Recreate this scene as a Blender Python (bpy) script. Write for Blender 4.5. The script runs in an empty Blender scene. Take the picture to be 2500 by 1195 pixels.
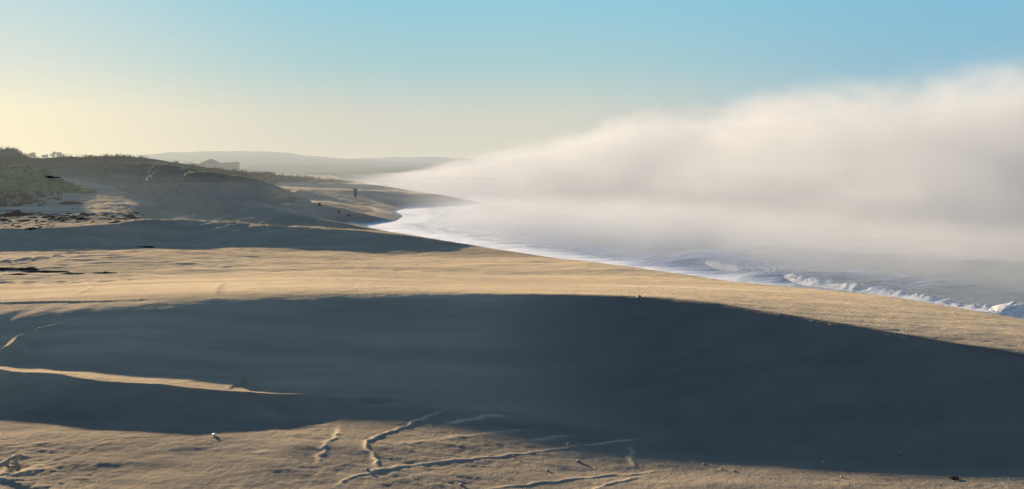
import bpy, bmesh, math, random
import numpy as np
from mathutils import Vector, Matrix, noise as mnoise

random.seed(7)
rng = np.random.default_rng(7)
SC = bpy.context.scene
COL = SC.collection

# ------------------------------------------------------------------ camera model (photo pixels -> world rays)
F = 2680.0
HC = 7.1
TH = math.atan((597.5 - 395.0) / F)
CT, ST = math.cos(TH), math.sin(TH)
SUN_AZ = math.radians(29)      # left of the viewing direction
SUN_EL = math.radians(7.5)
TAN = math.tan(SUN_EL)
LX, LY = math.sin(SUN_AZ), -math.cos(SUN_AZ)   # horizontal direction of travel of the sunlight


def ray(px, py):
    u = (px - 1250.0) / F
    v = -(py - 597.5) / F
    return np.array((u, CT + v * ST, -ST + v * CT))


def at_z(px, py, z):
    d = ray(px, py)
    t = (z - HC) / d[2]
    return np.array((d[0] * t, d[1] * t, z))


def at_d(px, py, D):
    d = ray(px, py)
    t = D / d[1]
    return np.array((d[0] * t, D, HC + d[2] * t))


# ------------------------------------------------------------------ numpy noise
def _hash(ix, iy, seed):
    h = (ix.astype(np.int64) * 374761393 + iy.astype(np.int64) * 668265263 + seed * 1274126177) & 0xFFFFFFFF
    h = ((h ^ (h >> 13)) * 1274126177) & 0xFFFFFFFF
    h = h ^ (h >> 16)
    return h


def gnoise(x, y, seed=0):
    x = np.asarray(x, dtype=np.float64); y = np.asarray(y, dtype=np.float64)
    ix = np.floor(x); iy = np.floor(y)
    fx = x - ix; fy = y - iy

    def g(ox, oy):
        a = _hash(ix + ox, iy + oy, seed).astype(np.float64) * (2 * math.pi / 4294967296.0)
        return np.cos(a) * (fx - ox) + np.sin(a) * (fy - oy)
    u = fx * fx * fx * (fx * (fx * 6 - 15) + 10)
    v = fy * fy * fy * (fy * (fy * 6 - 15) + 10)
    a = g(0, 0); b = g(1, 0); c = g(0, 1); d = g(1, 1)
    return ((a * (1 - u) + b * u) * (1 - v) + (c * (1 - u) + d * u) * v) * 1.4


def fbm(x, y, seed=0, octv=4, gain=0.5):
    s = 0; a = 1.0; f = 1.0
    for k in range(octv):
        s = s + a * gnoise(x * f, y * f, seed + k * 17)
        a *= gain; f *= 2.03
    return s


def sstep(a, b, x):
    t = np.clip((x - a) / (b - a), 0, 1)
    return t * t * (3 - 2 * t)


def smax(a, b, k):
    h = np.clip(0.5 + 0.5 * (a - b) / k, 0, 1)
    return b * (1 - h) + a * h + k * h * (1 - h)


def polydist(x, y, P, Z=None):
    """distance to an open polyline, side (+ = left of its direction), value Z interpolated at the nearest point, arc parameter"""
    best = np.full(x.shape, 1e18); side = np.zeros(x.shape); zz = np.zeros(x.shape); tt = np.zeros(x.shape)
    n = len(P)
    for i in range(n - 1):
        ax, ay = P[i][0], P[i][1]; bx, by = P[i + 1][0], P[i + 1][1]
        dx, dy = bx - ax, by - ay
        L2 = dx * dx + dy * dy + 1e-12
        rx = x - ax; ry = y - ay
        t = np.clip((rx * dx + ry * dy) / L2, 0, 1)
        qx = rx - t * dx; qy = ry - t * dy
        d2 = qx * qx + qy * qy
        m = d2 < best
        best = np.where(m, d2, best)
        side = np.where(m, dx * ry - dy * rx, side)
        tt = np.where(m, i + t, tt)
        if Z is not None:
            zz = np.where(m, Z[i] * (1 - t) + Z[i + 1] * t, zz)
    return np.sqrt(best), side, zz, tt


def polyprofile(x, y, P, Z, ramp, lee, rnd=.35):
    """height of a crest line's two flanks: the highest of all its segments' slopes; also distance and side"""
    best = np.full(x.shape, 1e18); side = np.zeros(x.shape)
    hi_r = np.full(x.shape, -1e9); hi_l = np.full(x.shape, -1e9)
    for i in range(len(P) - 1):
        ax, ay = P[i][0], P[i][1]; bx, by = P[i + 1][0], P[i + 1][1]
        dx, dy = bx - ax, by - ay
        rx = x - ax; ry = y - ay
        t = np.clip((rx * dx + ry * dy) / (dx * dx + dy * dy + 1e-12), 0, 1)
        d2 = (rx - t * dx) ** 2 + (ry - t * dy) ** 2
        m = d2 < best
        best = np.where(m, d2, best)
        side = np.where(m, (dx * ry - dy * rx) / (math.hypot(dx, dy) * np.sqrt(d2) + 1e-9), side)
        d = np.sqrt(d2); zc = Z[i] * (1 - t) + Z[i + 1] * t
        d = np.sqrt(d2 + rnd * rnd) - rnd
        hi_r = np.maximum(hi_r, zc - ramp * d); hi_l = np.maximum(hi_l, zc - lee * d)
    w = sstep(0, 1, np.clip(.5 + .5 * side, 0, 1))
    return hi_l + (hi_r - hi_l) * w, np.sqrt(best), side


def resample(P, step):
    out = [P[0]]
    for i in range(len(P) - 1):
        a, b = np.array(P[i], float), np.array(P[i + 1], float)
        n = max(1, int(math.ceil(np.linalg.norm((b - a)[:2]) / step)))
        for k in range(1, n + 1):
            out.append(tuple(a + (b - a) * k / n))
    return out


# ------------------------------------------------------------------ shoreline
SHORE_PX = [(3600, 985), (2500, 788), (2000, 728), (1600, 669), (1250, 619), (1000, 577), (905, 557), (882, 547),
            (965, 541), (985, 529), (965, 517), (1000, 506), (1090, 502), (1184, 497), (1060, 479), (975, 464), (890, 450), (872, 445), (862, 440)]
SHORE = [tuple(at_z(px, py, 0.0)[:2]) for px, py in SHORE_PX]
SHORE.append((SHORE[-1][0] - 120, SHORE[-1][1] + 500))


def shore_dist(x, y):
    """positive on land (left of the shoreline walked away from the viewer)"""
    d, s, _, _ = polydist(x, y, SHORE)
    return np.where(s >= 0, d, -d)


# ------------------------------------------------------------------ crests of the beach relief: photo points + height
def chaikin(P, n=2):
    P = [np.array(p, float) for p in P]
    for _ in range(n):
        Q = [P[0]]
        for a, b in zip(P[:-1], P[1:]):
            Q += [a * .75 + b * .25, a * .25 + b * .75]
        P = Q + [P[-1]]
    return P


def C(pts, lee=0.45, ramp=0.05, k=0.12, wob=0.0, seed=0, tr=0.0, tw=5.0):
    P = chaikin([at_z(px, py, z) for px, py, z in pts], 2)
    return dict(P=[(p[0], p[1]) for p in P], Z=[p[2] for p in P], lee=lee, ramp=ramp, k=k, wob=wob, seed=seed, tr=tr, tw=tw)


CRESTS = [
    # the main berm right across the picture
    C([(-1500, 735, 1.6), (-500, 738, 2.2), (0, 744, 2.50), (300, 735, 2.72), (550, 722, 2.8), (850, 713, 2.85), (1250, 717, 2.9), (1560, 723, 2.9),
       (1700, 735, 2.85), (1850, 760, 2.72), (2000, 784, 2.60), (2200, 818, 2.42), (2350, 848, 2.27), (2500, 873, 2.12), (2800, 935, 1.8), (3300, 1060, 1.2)], lee=0.40, ramp=0.07, k=0.07, wob=0.4, seed=3),
    # the second one, ending at the water
    C([(-250, 562, 1.75), (-60, 560, 1.85), (120, 557, 1.9), (240, 553, 2.0), (345, 544, 2.15), (400, 535, 2.4), (480, 528, 2.5), (560, 534, 2.45), (700, 547, 2.20), (850, 562, 1.85), (930, 574, 1.55), (1050, 593, 1.1), (1180, 611, .65), (1250, 622, .3)],
      lee=0.40, ramp=0.06, k=0.06, wob=0.9, seed=5, tr=.55, tw=7),
    C([(410, 494, 1.9), (450, 496, 2.3), (560, 508, 2.45), (726, 531, 2.05), (858, 547, 1.45), (930, 555, .8)], lee=0.35, ramp=0.06, k=0.1, wob=1.0, seed=7, tr=.8, tw=6),
    C([(450, 490, 1.9), (490, 491, 2.3), (560, 497, 2.4), (640, 507, 2.25), (726, 518, 2.0), (850, 534, 1.4), (920, 543, .8)], lee=0.35, ramp=0.08, k=0.1, wob=1.0, seed=8, tr=.9, tw=5),
    C([(400, 480, 2.0), (450, 480, 2.5), (560, 487, 2.6), (726, 506, 2.5), (808, 520, 2.0), (900, 532, 1.3), (965, 541, .6)], lee=0.3, ramp=0.05, k=0.1, wob=1.1, seed=9, tr=.9, tw=6),
    C([(380, 466, 2.0), (480, 458, 2.6), (570, 452, 3.1), (640, 454, 3.2), (730, 463, 3.0), (808, 474, 2.4), (900, 484, 1.9), (985, 492, 1.3), (1060, 497, .7)], lee=0.25, ramp=0.05, k=0.1, wob=1.6, seed=11, tr=.45, tw=4),
    C([(520, 446, 2.6), (600, 443, 3.3), (640, 443, 3.4), (730, 449, 2.8), (850, 453, 2.2), (950, 463, 1.5), (1080, 482, .6)], lee=0.3, ramp=0.04, k=0.15, wob=1.8, seed=13, tr=.2, tw=5),
]


def base_z(x, y):
    r = sstep(118, 174, y)
    px = 1250 + F * x / np.maximum(y, 1.0)
    l = np.clip((760 - px) / 760, 0, 1.25)
    near = sstep(20, 34, y)
    z = 0.9 + 0.35 * near - 0.65 * sstep(-1, 12, x) * sstep(20.5, 25, y) * (1 - sstep(33, 60, y)) + r * (0.35 + 4.3 * l ** 1.15)
    z = z + 0.52 * (1 - sstep(-6, 3, x)) * (1 - sstep(21.5, 28, y))
    z = z + 0.10 * fbm(x / 14, y / 9, 21, 3) * sstep(16, 40, y) + 0.03 * fbm(x / 3.5, y / 3.0, 22, 3)
    z = z + 0.15 * sstep(40, 90, y) * gnoise(x / 25, y / 12, 23)
    return z


def coarse_z(x, y):
    z = base_z(x, y)
    for c in CRESTS:
        P = np.array(c['P'])
        wx = x; wy = y
        if c['wob']:
            wy = y + c['wob'] * fbm(x / 5.0, y / 5.0 + 3, c['seed'], 3) * 0.6 * (1 - sstep(5, 9, x))
            wx = x
        lo, hi = P.min(0) - 46, P.max(0) + 46
        m = np.nonzero((x > lo[0]) & (x < hi[0]) & (y > lo[1]) & (y < hi[1]))
        if len(m[0]) == 0:
            continue
        rp, rn = c['ramp'], .35
        if c['seed'] == 3:      # the main berm: blunter on the left, steeper seaward flank on the right
            rp = .078; rn = .35 + 2.8 * sstep(0, -9, x[m])
        prof, d, s = polyprofile(wx[m], wy[m], c['P'], c['Z'], rp, c['lee'], rn)
        zz = z[m]
        if c['tr']:
            zz = zz - c['tr'] * np.exp(-((d - c['tw'] * .9) / c['tw']) ** 2) * (s < 0) * sstep(-47, -37, wx[m])
        z[m] = smax(zz, prof, c['k'])
    dl = shore_dist(x, y)
    face = 0.20 * dl + 0.03
    z = -smax(-z, -face, 0.3)
    return z


# ------------------------------------------------------------------ lines of the sand surface (edges of tracks, scarps)
def shadow_plane(P, reach=60.0, step=0.25):
    """height that sunlight clears at each point, from the coarse relief up-sun of it"""
    out = []
    s = np.arange(1.2, reach, step)
    for p in P:
        x = p[0] - LX * s; y = p[1] - LY * s
        out.append(float(np.max(coarse_z(x, y) - TAN * s)))
    return np.array(out)


_STEPS = 14.0 * 1.0022 ** np.arange(1560)


def first_hit(px, py, fz):
    d = ray(px, py)
    t = _STEPS / d[1]
    below = (HC + d[2] * t) < fz(d[0] * t, _STEPS)
    k = int(np.argmax(below)) if below.any() else len(t) - 1
    D = _STEPS[k]
    p = d * (D / d[1])
    return np.array((p[0], D, HC + p[2]))


def line_px(pts, z=1.0):
    """photo points onto the relief"""
    return [first_hit(px, py, coarse_z) for px, py in pts]


TRACKS = [  # points, height, sharp-side width, soft-side width
    ([(1090, 1000), (1040, 1020), (985, 1045), (930, 1065), (895, 1079), (891, 1094), (904, 1110), (917, 1122), (917, 1135), (928, 1151)], .045, .05, .12),
    ([(815, 1192), (850, 1170), (900, 1157), (930, 1150), (1000, 1138), (1100, 1126), (1200, 1118), (1300, 1105), (1400, 1092), (1500, 1080), (1568, 1072)], .024, .045, .26),
    ([(1150, 1205), (1190, 1195), (1330, 1178), (1450, 1163), (1560, 1157), (1635, 1149)], .02, .045, .26),
    ([(1420, 1205), (1500, 1178), (1585, 1163)], .018, .045, .2),
    ([(827, 1040), (821, 1066), (797, 1083), (786, 1098), (792, 1104), (780, 1115), (778, 1137)], .022, .05, .1),
    ([(1538, 1088), (1545, 1110), (1537, 1121), (1545, 1136), (1563, 1153)], .022, .05, .1),
    ([(1085, 1040), (1130, 1027), (1190, 1018), (1260, 1018)], .03, .10, .25),
    ([(940, 1088), (1060, 1075), (1180, 1062), (1300, 1050)], .015, .10, .4),
    ([(1280, 1080), (1350, 1070), (1400, 1062)], .02, .10, .3),
    ([(600, 1110), (640, 1102), (700, 1100)], .02, .1, .3),
    ([(-60, 1190), (0, 1172), (12, 1150), (20, 1136), (40, 1125), (58, 1108)], .05, .10, .2),
    ([(40, 1170), (60, 1150), (100, 1140), (130, 1128)], .03, .10, .3),
    ([(20, 1160), (80, 1150), (160, 1140)], .03, .10, .3),
    ([(180, 723), (205, 712), (226, 702), (208, 693), (216, 681)], .045, .12, .3),
    ([(528, 722), (528, 705), (545, 692)], .04, .12, .25),
]
POKES = [  # low ridges that just reach the light inside the big shadow: points, extra height above it, lit-side slope
    ([(-200, 884), (0, 902), (60, 908), (130, 914), (250, 930), (400, 941), (550, 955), (620, 958), (690, 961), (770, 966), (860, 974)], [.10, .10, .09, .09, .08, .08, .06, .01, -.10, -.22, -.38], .5, .13),
    ([(30, 1004), (60, 1006), (120, 1003), (185, 1000)], [.0, .10, .10, .0], .5, .10),
    ([(96, 799), (150, 787), (232, 775)], [.0, .015, -.03], .5, .6),
    ([(-20, 862), (28, 838), (42, 820), (78, 808)], [-.03, .02, .0, -.06], .5, .6),
]
TRK = []
for pts, h, w1, w2 in TRACKS:
    P = line_px(pts)
    P = resample([tuple(p) for p in P], 0.25)
    P = [(p[0] + 0.03 * math.sin(i * 2.3), p[1] + 0.03 * math.cos(i * 1.7), p[2]) for i, p in enumerate(P)]
    TRK.append((P, h, w1, w2))
PK = []
for pts, ex, lee, ramp in POKES:
    P = line_px(pts, 1.5)
    for _ in range(3):          # let the ridge line sit at the height of the shadow boundary
        H = shadow_plane(P) + np.array(ex)
        P = [at_z(px, py, h) for (px, py), h in zip(pts, H)]
    PK.append(dict(P=[(p[0], p[1]) for p in P], Z=[p[2] for p in P], lee=lee, ramp=ramp))

FOOT = []   # single footprints of the trail on the left and of a churned patch
tr = [(-40, 646), (8, 640), (30, 638), (52, 636), (74, 633), (95, 631), (112, 629), (132, 627), (148, 624), (166, 620), (178, 617), (192, 612), (206, 608), (222, 603), (240, 596), (262, 590), (286, 588)]
for i, (px, py) in enumerate(tr):
    p = line_px([(px, py)])[0]
    FOOT.append((p[0] + (.16 if i % 2 else -.16), p[1], .24, .34, .085))


MASK = {}


def sand_z(x, y):
    z = coarse_z(x, y)
    tm = np.zeros(x.shape)
    for c in PK:
        m = (np.abs(y - np.mean([p[1] for p in c['P']])) < 25)
        idx = np.nonzero(m)
        xx, yy = x[idx], y[idx]
        d, s, zc, _ = polydist(xx, yy + 0.10 * fbm(xx / 1.3, yy / 1.3, 31, 3), c['P'], c['Z'])
        prof = np.where(s >= 0, zc - c['ramp'] * d, zc - c['lee'] * d)
        zz = z[idx]
        z[idx] = smax(zz, prof, 0.03)
    # ripples, lumps, grain
    nf = 1 - sstep(30, 110, y)
    z += 0.012 * fbm(x / 1.1, y / 0.8, 41, 3) * (0.6 + 0.4 * nf)
    lump = fbm(x / 0.26, y / 0.26, 43, 3)
    rough = sstep(-.25, .45, fbm(x / 4.0, y / 3.0, 44, 2))
    fgd = 1 - sstep(21, 32, y)
    z += lump * 0.0046 * (0.3 + rough) * (0.35 + 0.9 * fgd) * (1 - sstep(60, 120, y))
    # churned sand and small scarps in the wrack zones on the left
    for (ax, ay, bx, by, amp) in ((0, 535, 320, 540, .075), (0, 664, 240, 672, .06), (-40, 1100, 130, 1125, .014), (0, 1030, 120, 1050, .012)):
        a = at_z(ax, ay, 1.9); b = at_z(bx, by, 1.9)
        w = 0.012 * 0.35 * a[1] * a[1] / 5.2 if a[1] > 40 else 1.3
        d, _, _, _ = polydist(x, y, [(a[0] - 10, a[1]), (b[0], b[1])])
        z += amp * np.exp(-(d / max(w, .9)) ** 2) * (np.abs(fbm(x / (1.3 if a[1] > 40 else .5), y / (2.0 if a[1] > 40 else .5), 51, 3)) * 2 - .5)
    mid = sstep(36, 60, y) * (.35 + .65 * sstep(0, -25, x))
    st_ = fbm(x / 5.5 + .8 * gnoise(x / 9, y / 9, 91), y / 2.6, 92, 4, .55)
    z += mid * .10 * (np.abs(st_) - .25) * sstep(2, 8, shore_dist(x, y))
    lf = sstep(80, 100, y) * sstep(-12, -30, x) * (1 - sstep(150, 185, y))
    z += lf * .16 * np.abs(fbm(x / 3.2, y / 3.4, 95, 3))
    z += (1 - sstep(26, 38, y)) * .008 * fbm(x / 2.6, y / .9, 97, 3)
    for P, h, w1, w2 in TRK:
        arr = np.array(P)
        m = (x > arr[:, 0].min() - 1) & (x < arr[:, 0].max() + 1) & (y > arr[:, 1].min() - 1.5) & (y < arr[:, 1].max() + 1.5)
        idx = np.nonzero(m)
        if len(idx[0]) == 0:
            continue
        xx, yy = x[idx], y[idx]
        wx = xx + 0.035 * fbm(xx / .5, yy / .5, 61, 2); wy = yy + 0.05 * fbm(xx / .5 + 9, yy / .5, 62, 2)
        d, s, _, t = polydist(wx, wy, P)
        e = sstep(0, 2.5, t) * sstep(0, 2.5, (len(P) - 1) - t)
        hh = .62 * h * (0.8 + 0.35 * gnoise(t / 5.0, t * 0, 63)) * (0.05 + .95 * e)
        # a raised crust with a trough on its lee side
        ridge = np.exp(-(d / w1) ** 2) + 0.45 * np.exp(-(d / w2) ** 2)
        trough = -0.22 * np.exp(-(((wx - LX * 0) * 0 + d - 2.2 * w1) / (1.4 * w1)) ** 2) * (s < 0)
        z[idx] += hh * (ridge + trough)
        tm[idx] = np.maximum(tm[idx], np.exp(-(d / (w1 * 1.2)) ** 2) * (.15 + .85 * e) * np.clip(h / .025, .4, 1))
    for (fx, fy, wx, wy, dp) in FOOT:
        m = (np.abs(x - fx) < 2) & (np.abs(y - fy) < 2.5)
        idx = np.nonzero(m)
        q = ((x[idx] - fx) / wx) ** 2 + ((y[idx] - fy) / wy) ** 2
        z[idx] += -dp * np.exp(-q) + 0.4 * dp * np.exp(-(np.sqrt(q) - 1.7) ** 2 * 4)
    MASK['track'] = tm
    return z


GRID = {}


def ground_np(x, y):
    """height of the finished beach mesh under points"""
    ys, az, Z = GRID['ys'], GRID['az'], GRID['Z']
    x = np.asarray(x, float); y = np.asarray(y, float)
    yy = np.clip(y, ys[0], ys[-1] - 1e-6); a = np.clip(x / yy, az[0], az[-1] - 1e-6)
    i = np.clip(np.searchsorted(ys, yy, 'right') - 1, 0, len(ys) - 2); j = np.clip(np.searchsorted(az, a, 'right') - 1, 0, len(az) - 2)
    u = (yy - ys[i]) / (ys[i + 1] - ys[i]); v = (a - az[j]) / (az[j + 1] - az[j])
    return (Z[i, j] * (1 - v) + Z[i, j + 1] * v) * (1 - u) + (Z[i + 1, j] * (1 - v) + Z[i + 1, j + 1] * v) * u


def ground(x, y):
    return float(ground_np([x], [y])[0])


def ground_px(px, py, z0=1.5):
    p = first_hit(px, py, ground_np)
    p[2] = ground(p[0], p[1])
    return p


# ------------------------------------------------------------------ helpers: objects
def tag(o, label=None, cat=None, group=None, kind=None):
    if label: o['label'] = label
    if cat: o['category'] = cat
    if group: o['group'] = group
    if kind: o['kind'] = kind
    return o


def link(name, me, mat=None, parent=None):
    o = bpy.data.objects.new(name, me)
    COL.objects.link(o)
    if mat: me.materials.append(mat)
    if parent: o.parent = parent
    return o


def mesh_np(name, V, Q, smooth=True):
    me = bpy.data.meshes.new(name)
    V = np.ascontiguousarray(V, dtype=np.float32); Q = np.ascontiguousarray(Q, dtype=np.int32)
    k = Q.shape[1]
    me.vertices.add(len(V)); me.vertices.foreach_set('co', V.ravel())
    me.loops.add(Q.size); me.loops.foreach_set('vertex_index', Q.ravel())
    me.polygons.add(len(Q)); me.polygons.foreach_set('loop_start', np.arange(0, Q.size, k, dtype=np.int32))
    if smooth:
        me.polygons.foreach_set('use_smooth', np.ones(len(Q), dtype=bool))
    me.update(calc_edges=True); me.validate()
    return me


def grid_quads(nr, nc):
    i = np.arange(nr - 1)[:, None] * nc + np.arange(nc - 1)[None, :]
    return np.stack([i, i + 1, i + nc + 1, i + nc], -1).reshape(-1, 4)


def attr(me, name, vals):
    a = me.attributes.new(name, 'FLOAT', 'POINT')
    a.data.foreach_set('value', np.ascontiguousarray(vals, dtype=np.float32).ravel())


def mesh_bm(name, bm, smooth=True):
    me = bpy.data.meshes.new(name)
    bm.to_mesh(me); bm.free()
    if smooth:
        for p in me.polygons: p.use_smooth = True
    return me


# ------------------------------------------------------------------ node helpers
class NT:
    def __init__(self, tree):
        self.t = tree; self.n = tree.nodes; self.l = tree.links

    def new(self, typ, **kw):
        nd = self.n.new(typ)
        for k, v in kw.items(): setattr(nd, k, v)
        return nd

    def put(self, sock, v):
        if hasattr(v, 'node') or isinstance(v, bpy.types.NodeSocket):
            self.l.new(v, sock)
        elif v is not None:
            if isinstance(v, (tuple, list)) and len(v) == 3 and sock.type == 'RGBA': v = (*v, 1.0)
            sock.default_value = v

    def m(self, op, a, b=None, c=None, clamp=False):
        nd = self.new('ShaderNodeMath', operation=op, use_clamp=clamp)
        for i, v in enumerate((a, b, c)):
            if v is not None: self.put(nd.inputs[i], v)
        return nd.outputs[0]

    def vm(self, op, a, b=None):
        nd = self.new('ShaderNodeVectorMath', operation=op)
        self.put(nd.inputs[0], a)
        if b is not None: self.put(nd.inputs[1], b)
        return nd.outputs['Value'] if op in ('LENGTH', 'DOT_PRODUCT', 'DISTANCE') else nd.outputs[0]

    def smooth(self, a, b, x, o0=0.0, o1=1.0):
        nd = self.new('ShaderNodeMapRange', interpolation_type='SMOOTHSTEP')
        self.put(nd.inputs['Value'], x); self.put(nd.inputs['From Min'], a); self.put(nd.inputs['From Max'], b)
        self.put(nd.inputs['To Min'], o0); self.put(nd.inputs['To Max'], o1)
        return nd.outputs[0]

    def noise(self, vec, scale, detail=4, rough=.55, lac=2.0, dist=0.0):
        nd = self.new('ShaderNodeTexNoise')
        if vec is not None: self.put(nd.inputs['Vector'], vec)
        nd.inputs['Scale'].default_value = scale; nd.inputs['Detail'].default_value = detail
        nd.inputs['Roughness'].default_value = rough; nd.inputs['Lacunarity'].default_value = lac
        nd.inputs['Distortion'].default_value = dist
        return nd.outputs['Fac']

    def mix(self, f, a, b):
        nd = self.new('ShaderNodeMix', data_type='RGBA')
        self.put(nd.inputs[0], f); self.put(nd.inputs[6], a); self.put(nd.inputs[7], b)
        return nd.outputs[2]

    def ramp(self, f, stops):
        nd = self.new('ShaderNodeValToRGB')
        e = nd.color_ramp.elements
        while len(e) < len(stops): e.new(0.5)
        for q, (p, c) in zip(e, stops):
            q.position = p; q.color = (*c, 1)
        self.put(nd.inputs[0], f)
        return nd.outputs[0]

    def scale(self, v, s):
        nd = self.new('ShaderNodeMapping'); self.put(nd.inputs[0], v); nd.inputs['Scale'].default_value = s
        return nd.outputs[0]


def s2l(c):
    return tuple(((v / 255) / 12.92 if v / 255 <= .04045 else ((v / 255 + .055) / 1.055) ** 2.4) for v in c)


def material(name):
    m = bpy.data.materials.new(name); m.use_nodes = True
    nt = NT(m.node_tree); nt.n.clear()
    out = nt.new('ShaderNodeOutputMaterial')
    return m, nt, out


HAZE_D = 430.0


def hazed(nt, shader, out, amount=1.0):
    """distance haze put into the surface as emission; grows with the distance along the beach"""
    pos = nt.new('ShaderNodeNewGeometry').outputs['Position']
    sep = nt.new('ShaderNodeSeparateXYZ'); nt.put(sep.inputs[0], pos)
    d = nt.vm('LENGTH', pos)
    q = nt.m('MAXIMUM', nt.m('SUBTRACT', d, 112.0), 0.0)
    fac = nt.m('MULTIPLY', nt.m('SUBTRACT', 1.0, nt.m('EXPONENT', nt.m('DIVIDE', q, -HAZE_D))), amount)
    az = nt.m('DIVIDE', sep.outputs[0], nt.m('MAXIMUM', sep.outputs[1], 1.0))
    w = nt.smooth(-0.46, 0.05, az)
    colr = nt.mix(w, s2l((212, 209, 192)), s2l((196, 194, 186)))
    em = nt.new('ShaderNodeEmission'); nt.put(em.inputs[0], colr)  # glow in the surface stands in for haze in the air
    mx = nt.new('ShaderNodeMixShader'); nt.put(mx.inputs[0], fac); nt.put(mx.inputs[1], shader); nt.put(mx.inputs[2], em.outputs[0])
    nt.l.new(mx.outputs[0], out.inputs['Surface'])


def principled(nt, col, rough=.9, spec=.2, normal=None):
    b = nt.new('ShaderNodeBsdfPrincipled')
    nt.put(b.inputs['Base Color'], col); nt.put(b.inputs['Roughness'], rough); nt.put(b.inputs['Specular IOR Level'], spec)
    if normal is not None: nt.put(b.inputs['Normal'], normal)
    return b.outputs[0]


def bump(nt, h, dist, strength=1.0):
    b = nt.new('ShaderNodeBump'); nt.put(b.inputs['Height'], h); b.inputs['Distance'].default_value = dist; b.inputs['Strength'].default_value = strength
    return b.outputs[0]


def mat_simple(name, c1, c2, scale=3.0, rough=.9, haze=True, bumpd=0.0, spec=.2):
    m, nt, out = material(name)
    pos = nt.new('ShaderNodeTexCoord').outputs['Object']
    f = nt.noise(pos, scale, 5, .6)
    col = nt.mix(nt.smooth(.3, .7, f), c1, c2)
    nrm = bump(nt, nt.noise(pos, scale * 3, 4, .6), bumpd) if bumpd else None
    sh = principled(nt, col, rough, spec, nrm)
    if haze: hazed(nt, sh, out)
    else: nt.l.new(sh, out.inputs['Surface'])
    return m


# ------------------------------------------------------------------ materials
def mat_sand():
    m, nt, out = material('sand')
    pos = nt.new('ShaderNodeNewGeometry').outputs['Position']
    damp_shade = nt.new('ShaderNodeAttribute', attribute_name='damp_shade').outputs['Fac']
    wet = nt.new('ShaderNodeAttribute', attribute_name='wet').outputs['Fac']
    n1 = nt.noise(nt.scale(pos, (.06, .35, .4)), 1.0, 5, .6)
    n2 = nt.noise(nt.scale(pos, (.5, 1.5, 1.0)), 1.0, 5, .65)
    n3 = nt.noise(pos, 9.0, 4, .7)
    dry = nt.mix(nt.smooth(.35, .65, n1), (.47, .385, .275), (.34, .285, .21))
    dry = nt.mix(nt.smooth(.3, .75, n2), dry, (.33, .275, .20))
    dry = nt.mix(nt.smooth(.42, .75, n3), dry, (.33, .265, .20))
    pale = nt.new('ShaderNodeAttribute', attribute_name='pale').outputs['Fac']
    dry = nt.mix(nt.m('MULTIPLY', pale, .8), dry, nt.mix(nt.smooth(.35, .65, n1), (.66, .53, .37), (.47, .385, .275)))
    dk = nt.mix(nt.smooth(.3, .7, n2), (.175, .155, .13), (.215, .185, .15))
    col = nt.mix(damp_shade, dry, dk)
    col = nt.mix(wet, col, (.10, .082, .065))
    g = nt.m('ADD', nt.m('MULTIPLY', nt.noise(pos, 28.0, 3, .6), .6), nt.m('MULTIPLY', nt.noise(pos, 6.0, 4, .65), 1.0))
    g2 = nt.noise(nt.scale(pos, (.9, .4, .6)), 1.0, 6, .68, dist=.3)
    nrm0 = nt.new('ShaderNodeBump'); nt.put(nrm0.inputs['Height'], g2); nrm0.inputs['Distance'].default_value = .06; nrm0.inputs['Strength'].default_value = 1.0
    nb = nt.new('ShaderNodeBump'); nt.put(nb.inputs['Height'], g); nb.inputs['Distance'].default_value = .034; nb.inputs['Strength'].default_value = .9; nt.l.new(nrm0.outputs[0], nb.inputs['Normal'])
    nrm = nb.outputs[0]
    rough = nt.m('SUBTRACT', .95, nt.m('MULTIPLY', wet, .6))
    sh = principled(nt, col, rough, nt.m('MULTIPLY', wet, .5), nrm)
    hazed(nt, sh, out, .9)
    return m


def mat_water():
    m, nt, out = material('sea_water')
    pos = nt.new('ShaderNodeNewGeometry').outputs['Position']
    foam = nt.new('ShaderNodeAttribute', attribute_name='foam').outputs['Fac']
    wv = nt.noise(nt.scale(pos, (.5, 1.2, 1)), 1.0, 5, .6, dist=.4)
    w2 = nt.noise(nt.scale(pos, (.10, .22, 1)), 1.0, 4, .6)
    nrm = bump(nt, nt.m('ADD', wv, nt.m('MULTIPLY', w2, 3)), .16, .7)
    water = principled(nt, nt.mix(w2, (.19, .23, .245), (.14, .185, .20)), .16, .5, nrm)
    fn = nt.noise(nt.scale(pos, (.35, .8, 1)), 1.3, 7, .68, dist=.6)
    fm = nt.smooth(.42, .62, nt.m('ADD', fn, nt.m('SUBTRACT', foam, .5)))
    fo = principled(nt, nt.mix(fn, (.62, .67, .77), (.46, .52, .64)), .7, .2, nrm)
    mx = nt.new('ShaderNodeMixShader'); nt.put(mx.inputs[0], fm); nt.put(mx.inputs[1], water); nt.put(mx.inputs[2], fo)
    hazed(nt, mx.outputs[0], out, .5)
    return m


def mat_foam():
    m, nt, out = material('breaker_foam')
    pos = nt.new('ShaderNodeNewGeometry').outputs['Position']
    n = nt.noise(pos, 2.2, 6, .7)
    nrm = bump(nt, nt.noise(pos, 7, 4, .7), .1)
    sh = principled(nt, nt.mix(n, (.66, .70, .73), (.88, .88, .88)), .8, .2, nrm)
    nt.l.new(sh, out.inputs['Surface'])
    return m


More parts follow.
